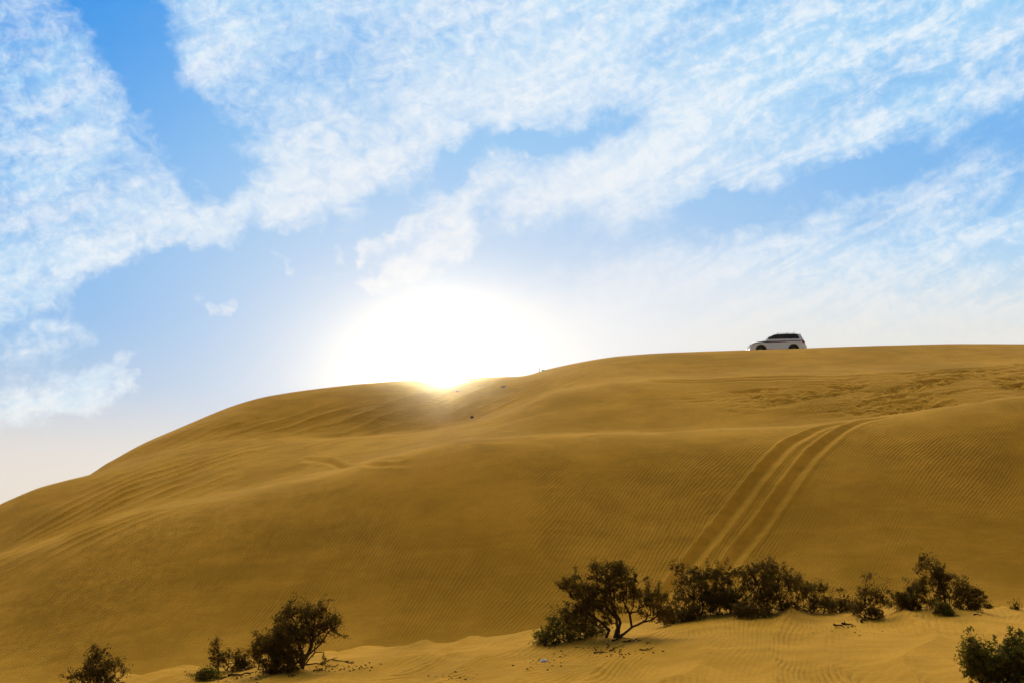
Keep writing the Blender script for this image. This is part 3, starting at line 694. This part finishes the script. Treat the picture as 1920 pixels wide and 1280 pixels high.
# litter and a stone
def lump(name, label, cat, m, px, py, y0, y1, w, h, dpt, seed, fn=None):
    bm = bmesh.new(); bmesh.ops.create_icosphere(bm, subdivisions=3, radius=1)
    rs = np.random.RandomState(seed); a = rs.rand(3) * 9
    for v in bm.verts:
        n_ = float(fbm(np.array([v.co.x * 1.3 + a[0] + v.co.z]), np.array([v.co.y * 1.3 + a[1] - v.co.z]), 3)[0])
        v.co *= 1 + .35 * n_; v.co.x *= w / 2; v.co.y *= dpt / 2; v.co.z *= h / 2
    me_ = bpy.data.meshes.new(name); bm.to_mesh(me_); bm.free()
    x, y, z = ground_at(px, py, y0, y1); o = link(name, me_, None, m); o.location = (x, y, z + h * .28); o.rotation_euler[2] = seed
    return tag(o, label, cat)
WHITE = simple('pale_plastic', (.38, .42, .50), .5); STONE = simple('dark_stone', (.03, .022, .02), .9)
PALE = simple('pale_cloth', (.60, .50, .42), .8); ORANGE = simple('orange_plastic', (.75, .22, .05), .5); GREEN = simple('green_plastic', (.16, .62, .34), .4)
lump('plastic_bag', 'crumpled pale blue-white plastic bag on the near dune left of the widest tree', 'bag', WHITE, 1019, 1240, 15, 31, .17, .07, .13, 1)
lump('stone', 'small dark stone alone on the middle slope below the sun', 'stone', STONE, 885, 783, 59, 82, .34, .20, .24, 2)
lump('cloth_scrap', 'pale pinkish crumpled scrap on the slope left of the ridge step', 'scrap', PALE, 944, 725, 66, 84, .40, .16, .3, 3)
lump('paper_scrap', 'tiny pale paper scrap on the slope just below the sun', 'scrap', PALE, 858, 733, 66, 84, .16, .08, .12, 4)
x, y, z = hit(1013, 696.5, 70, 83.5, lambda x, y: terrain(x, y, False)[0])
V, Q = tubes([((0, 0, -.1), (.03, 0, .18), .035, .03), ((.03, 0, .18), (.06, 0, .42), .03, .012)], 6)
o = link('marker_stick', mesh_np('stick', V, Q), None, ORANGE); o.location = (x - .08, y, z); tag(o, 'short orange stick poking up at the step in the skyline ridge', 'stick')
bm = bmesh.new(); bmesh.ops.create_cone(bm, cap_ends=True, segments=14, radius1=.065, radius2=.065, depth=.26)
for v in list(bm.verts): v.co = Vector((v.co.z, v.co.y, v.co.x))
r_ = bmesh.ops.create_cone(bm, cap_ends=True, segments=14, radius1=.062, radius2=.025, depth=.10)
for v in r_['verts']: v.co = Vector((v.co.z + .178, v.co.y, v.co.x))
mb = bpy.data.meshes.new('bottle'); bm.to_mesh(mb); bm.free()
o = link('plastic_bottle', mb, None, GREEN); xx, yy = x + .22, y; o.location = (xx, yy, gz(xx, yy) + .06); tag(o, 'small green bottle lying beside the orange stick on the ridge', 'bottle')

# ------------------------------------------------------------------ off-road car on the ridge
PAINT = simple('white_car_paint', (.74, .83, .93), .28, coat=.6); DARK = simple('black_plastic', (.012, .012, .013), .6)
def glassmat():
    m, nt_, p, nb = mat('tinted_glass'); p.inputs['Base Color'].default_value = (.006, .005, .005, 1); p.inputs['Roughness'].default_value = .06
    p.inputs['Specular IOR Level'].default_value = .3; return m
GLASS = glassmat(); RUBBER = simple('tyre_rubber', (.018, .017, .016), .9); RIM = simple('alloy', (.35, .35, .36), .35, metal=.8)
RED = simple('red_lens', (.28, .010, .02), .2); CLEAR = simple('lamp_glass', (.55, .55, .58), .1); AMBER = simple('amber_lens', (.5, .13, .04), .25)
STRIPE = simple('stripe_decal', (.020, .018, .03), .4); STRIPE_R = simple('stripe_decal_red', (.09, .03, .045), .4); CHROME = simple('silver_trim', (.55, .55, .56), .3, metal=.7)
LEN = 4.97
def cv(x, pts):
    px_, py_ = zip(*pts); return float(np.interp(x, px_, py_))
ZTOP = [(0, .93), (.05, 1.02), (.14, 1.11), (.34, 1.20), (.8, 1.265), (1.32, 1.335), (1.75, 1.66), (2.16, 1.87), (2.5, 1.935), (3.2, 1.955), (4.0, 1.94), (4.42, 1.90), (4.58, 1.83), (4.70, 1.60), (4.80, 1.36), (4.88, 1.20), (4.93, 1.02), (4.97, .90)]
ZBELT = [(0, .86), (.1, 1.00), (.34, 1.12), (.8, 1.20), (1.32, 1.28), (1.75, 1.36), (4.6, 1.38), (4.75, 1.30), (4.88, 1.14), (4.97, .86)]
WID = [(0, .66), (.06, .80), (.2, .90), (.6, .965), (1.2, .985), (4.0, .985), (4.6, .95), (4.85, .89), (4.97, .80)]
WTOP = [(0, .55), (.3, .72), (1.3, .80), (1.75, .80), (2.2, .79), (4.3, .79), (4.6, .76), (4.97, .70)]
WHEELX = (.93, 3.83); WR = .40; ARCH = .50
def zlow(x):
    z = .46 + (.06 * max(0, 1 - x / .5)) + .05 * max(0, (x - 4.4) / .57)
    for c in WHEELX:
        if abs(x - c) < ARCH: z = max(z, .45 + math.sqrt(ARCH ** 2 - (x - c) ** 2))
    return z
def section(x):
    zt, zb, w, wt, zo = cv(x, ZTOP), cv(x, ZBELT), cv(x, WID), cv(x, WTOP), zlow(x)
    flare = 0.0
    for c in WHEELX: flare = max(flare, .025 * max(0, 1 - abs(abs(x - c) - ARCH) / .16) if abs(x - c) > ARCH - .01 else .025)
    P_ = [(w * .90, zo + .004), (w * .985 + flare, zo), (w + flare, zo + .05), (w, zo + (zb - zo) * .45), (w * .992, zo + (zb - zo) * .78), (w * .965, zb), (w * .93, zb + (zt - zb) * .12)]
    lo = np.array(P_[-1]); hi = np.array((wt, zb + (zt - zb) * .86))
    for u_ in (.33, .66, 1): P_.append(tuple(lo + (hi - lo) * u_ + np.array((.015 * math.sin(u_ * math.pi), 0))))
    P_ += [(wt * .93, zb + (zt - zb) * .96), (wt * .6, zt - (zt - zb) * .008), (0, zt)]
    return P_
def side_y(x, z):
    P_ = section(x)[1:11]; return float(np.interp(z, [p[1] for p in P_], [p[0] for p in P_]))
xs = sorted(set(np.round(np.r_[np.linspace(0, .4, 9), np.linspace(.4, 1.5, 40), np.linspace(1.5, 3.3, 30), np.linspace(3.3, 4.4, 40), np.linspace(4.4, LEN, 14)], 4)))
V = []; Q = []
for x in xs:
    s_ = section(x); V += [(x, -y, z) for y, z in s_] + [(x, y, z) for y, z in reversed(s_[:-1])]
nP = 25; assert len(V) == len(xs) * nP
for i in range(len(xs) - 1):
    for j in range(nP - 1): Q.append((i * nP + j, i * nP + j + 1, (i + 1) * nP + j + 1, (i + 1) * nP + j))
CX0 = LEN / 2
def shift(V): return [(x - CX0, y, z) for x, y, z in V]
def poly(name, V, F_, parent, m, smooth=False):
    me_ = bpy.data.meshes.new(name); me_.from_pydata(shift(V), [], F_); me_.update()
    if smooth: me_.polygons.foreach_set('use_smooth', np.ones(len(me_.polygons), bool))
    return link(name, me_, parent, m)
caps = [tuple(range(nP)), tuple(reversed([(len(xs) - 1) * nP + j for j in range(nP)]))]
_hx = azel(1455, 655)
ct = math.tan(R(_hx[0])); CY = 84.6; CXW = ct * CY
cz = gz(CXW, CY)
car = thing('parked_car', (CXW, CY, cz), 'white off-road car with dark windows and side stripe on the big dune', 'car')
poly('body', V, [tuple(reversed(q)) for q in Q] + caps, car, PAINT, True)
def panel(name, x0, x1, zbot, ztop_, parent, m, side, off=.006, nx=16, nz=5):
    """skin that follows the body side between two curves of height"""
    V = []; Fq = []
    for i in range(nx + 1):
        x = x0 + (x1 - x0) * i / nx; a, b_ = zbot(x), ztop_(x)
        for j in range(nz + 1):
            z = a + (b_ - a) * j / nz; V.append((x, side * (side_y(x, z) + off), z))
    for i in range(nx):
        for j in range(nz):
            q = (i * (nz + 1) + j, i * (nz + 1) + j + 1, (i + 1) * (nz + 1) + j + 1, (i + 1) * (nz + 1) + j)
            Fq.append(q if side < 0 else tuple(reversed(q)))
    # thickness: fold the rim inward
    return poly(name, V, Fq, parent, m, True)
def box(name, x0, x1, y0, y1, z0, z1, parent, m, bev=.012):
    bm = bmesh.new(); bmesh.ops.create_cube(bm, size=1)
    for v in bm.verts: v.co = Vector(((x0 + x1) / 2 - CX0 + v.co.x * (x1 - x0), (y0 + y1) / 2 + v.co.y * (y1 - y0), (z0 + z1) / 2 + v.co.z * (z1 - z0)))
    if bev: bmesh.ops.bevel(bm, geom=bm.edges[:], offset=bev, segments=2, affect='EDGES')
    me_ = bpy.data.meshes.new(name); bm.to_mesh(me_); bm.free(); return link(name, me_, parent, m)
WB = lambda x: 1.40
def WT(x): return min(cv(x, [(1.62, 1.42), (1.85, 1.62), (2.15, 1.78), (2.5, 1.85), (3.2, 1.87), (4.15, 1.86), (4.30, 1.79), (4.38, 1.55), (4.40, 1.42)]), cv(x, ZTOP) - .05)
for sgn in (-1, 1):
    for (x0, x1) in ((1.66, 2.56), (2.60, 3.46), (3.50, 4.40)): panel('side_window', x0, x1, WB, WT, car, GLASS, sgn)
    # gaps between panes are black pillars
    for xc in (2.58, 3.48): panel('window_pillar', xc - .03, xc + .03, WB, WT, car, DARK, sgn, off=.003, nx=2)
    for (x0, x1) in ((1.42, 2.56), (2.59, 3.35)):
        d_ = panel('door', x0, x1, lambda x: max(.56, zlow(x) + .10), lambda x: 1.385 if x > 1.75 else cv(x, ZBELT) - .02, car, PAINT, sgn, off=.008)
        hx = x1 - .22; yo = side_y(hx, 1.22) + .012
        box('door_handle', hx - .10, hx + .10, sgn * yo - .018, sgn * yo + .018, 1.245, 1.275, d_, CHROME, .006)
    wave = lambda x: .012 * math.sin(x * 7)
    st = [(.50, 1.15, -.005, .03, STRIPE), (1.15, 2.0, .0, .06, STRIPE), (2.0, 3.15, .01, .06, STRIPE_R), (3.15, 4.55, .035, .035, STRIPE)]
    for (x0, x1, dz, hh_, m_) in st:
        zc = lambda x, dz=dz: 1.15 + dz + .9 * (min(x, .8) - .8) * .12 + wave(x)
        panel('side_stripe', x0, x1, lambda x: min(zc(x) - hh_, cv(x, ZBELT) - .10), lambda x: min(zc(x) + hh_, cv(x, ZBELT) - .03), car, m_, sgn, off=.012, nz=2)
    # lamps wrap round the corners
    panel('headlight', .07, .42, lambda x: cv(x, ZBELT) - .15, lambda x: cv(x, ZBELT) - .03, car, CLEAR, sgn, off=.010, nx=8, nz=2)
    panel('indicator_lamp', .30, .47, lambda x: cv(x, ZBELT) - .10, lambda x: cv(x, ZBELT) - .02, car, AMBER, sgn, off=.016, nx=4, nz=2)
    panel('tail_light', 4.62, 4.94, lambda x: 1.02, lambda x: max(1.06, min(1.27, cv(x, ZBELT) - .015)), car, RED, sgn, off=.014, nx=8, nz=2)
    box('roof_rail', 2.55, 4.10, sgn * .60 - .02, sgn * .60 + .02, 1.985, 2.005, car, CHROME, .008)
    for xc in (2.60, 3.45, 4.02): box('rail_foot', xc - .05, xc + .05, sgn * .60 - .022, sgn * .60 + .022, 1.88, 1.99, car, DARK, .006)
    mi = box('door_mirror', 1.60, 1.74, sgn * 1.09 - .10, sgn * 1.09 + .10, 1.40, 1.58, car, DARK if sgn < 0 else PAINT, .03)
    box('mirror_arm', 1.66, 1.72, min(sgn * .90, sgn * 1.01), max(sgn * .90, sgn * 1.01), 1.40, 1.44, mi, DARK, .006)
    box('side_step', 1.45, 3.30, sgn * .93 - .06, sgn * .93 + .06, .37, .43, car, DARK, .012)
def across(name, x0, x1, zoff, wf, parent, m, n=10):
    V = []; Fq = []
    for i in range(n + 1):
        x = x0 + (x1 - x0) * i / n; z = cv(x, ZTOP) + zoff; w = cv(x, WTOP) * wf
        for j in range(9): V.append((x, -w + 2 * w * j / 8, z - .02 * (abs(j - 4) / 4) ** 2))
    for i in range(n):
        for j in range(8): Fq.append((i * 9 + j, (i + 1) * 9 + j, (i + 1) * 9 + j + 1, i * 9 + j + 1))
    return poly(name, V, Fq, parent, m, True)
across('windscreen', 1.40, 2.12, .03, .88, car, GLASS); across('rear_window', 4.60, 4.79, .03, .85, car, GLASS)
box('grille', -.012, .05, -.48, .48, .68, .90, car, DARK); box('front_bumper', -.05, .25, -.80, .80, .50, .66, car, PAINT, .04)
box('rear_bumper', 4.86, 5.03, -.84, .84, .52, .82, car, PAINT, .04); box('underbody', .30, 4.75, -.74, .74, .40, 1.02, car, DARK, .05)
box('rear_spoiler', 4.48, 4.66, -.62, .62, 1.85, 1.88, car, PAINT, .01)
V, Q = tubes([((4.35, .3, 1.80), (4.42, .3, 2.4), .006, .003)], 5); me_ = mesh_np('antenna', shift(V), Q); link('antenna', me_, car, DARK)
def wheel_meshes():
    prof = [(.115, .24), (.125, .27), (.125, .36), (.10, .395), (.04, .405), (-.04, .405), (-.10, .395), (-.125, .36), (-.125, .27), (-.115, .24)]
    n = 40; V = []; Fq = []
    for i in range(n):
        a = 2 * math.pi * i / n; V += [(r * math.cos(a), y, r * math.sin(a)) for y, r in prof]
    k = len(prof)
    for i in range(n):
        for j in range(k): Fq.append((i * k + j, i * k + (j + 1) % k, ((i + 1) % n) * k + (j + 1) % k, ((i + 1) % n) * k + j))
    ty = bpy.data.meshes.new('tyre'); ty.from_pydata(V, [], Fq); ty.polygons.foreach_set('use_smooth', np.ones(len(ty.polygons), bool)); ty.materials.append(RUBBER)
    bm = bmesh.new()
    for (y, ri, ro) in ((.11, .20, .242),):
        for i in range(n):
            a, c = 2 * math.pi * i / n, 2 * math.pi * (i + 1) / n
            vs = [bm.verts.new((r * math.cos(q), yy_, r * math.sin(q))) for q, r, yy_ in ((a, ri, y), (c, ri, y), (c, ro, y), (a, ro, y))]; bm.faces.new(vs)
            vs = [bm.verts.new((ro * math.cos(q), yy_, ro * math.sin(q))) for q, yy_ in ((a, y), (c, y), (c, -y), (a, -y))]; bm.faces.new(vs)
    for s5 in range(5):
        a = 2 * math.pi * s5 / 5
        for yy_ in (.10, -.10):
            pts = [(.03, -.035), (.21, -.028), (.21, .028), (.03, .035)]
            bm.faces.new([bm.verts.new((r * math.cos(a) - t_ * math.sin(a), yy_, r * math.sin(a) + t_ * math.cos(a))) for r, t_ in pts])
    for yy_ in (.107, -.107): bm.faces.new([bm.verts.new((.06 * math.cos(q * math.pi / 6), yy_, .06 * math.sin(q * math.pi / 6))) for q in range(12)])
    ri_ = bpy.data.meshes.new('rim'); bm.to_mesh(ri_); bm.free(); ri_.materials.append(RIM)
    return ty, ri_
TY, RI = wheel_meshes()
for xw in WHEELX:
    for sgn in (-1, 1):
        w = bpy.data.objects.new('wheel', None); COL.objects.link(w); w.parent = car; w.location = (xw - CX0, sgn * .82, WR)
        t_ = bpy.data.objects.new('tyre', TY); COL.objects.link(t_); t_.parent = w
        r_ = bpy.data.objects.new('rim', RI); COL.objects.link(r_); r_.parent = w
# sit the car on the sand: follow the local slope
zf, zr = gz(CXW - 1.45, CY), gz(CXW + 1.45, CY)
car.rotation_euler = (0, -math.atan2(zr - zf, 2.9), 0); car.location.z = (zf + zr) / 2 - .13; car.scale = (.965, .965, .965)
print('car rows', project(CXW, CY, car.location.z), project(CXW, CY, car.location.z + 1.9))

# ------------------------------------------------------------------ dusty air in front of the low sun
bm = bmesh.new(); bmesh.ops.create_cube(bm, size=1)
for v in bm.verts: v.co = Vector((v.co.x * 5600, v.co.y * 5600, 5.2 + v.co.z * 28.0))
hm = bpy.data.meshes.new('haze'); bm.to_mesh(hm); bm.free()
HM = bpy.data.materials.new('haze'); HM.use_nodes = True; hn = HM.node_tree
for n in list(hn.nodes):
    if n.type != 'OUTPUT_MATERIAL': hn.nodes.remove(n)
pv = hn.nodes.new('ShaderNodeVolumePrincipled'); pv.inputs['Density'].default_value = .00023
pv.inputs['Anisotropy'].default_value = .973; pv.inputs['Color'].default_value = (1, .88, .62, 1)
hn.links.new(pv.outputs[0], hn.nodes['Material Output'].inputs['Volume']); hm.materials.append(HM)
ho = bpy.data.objects.new('haze', hm); COL.objects.link(ho); ho['kind'] = 'stuff'; ho['label'] = 'thin dusty air over the dunes'
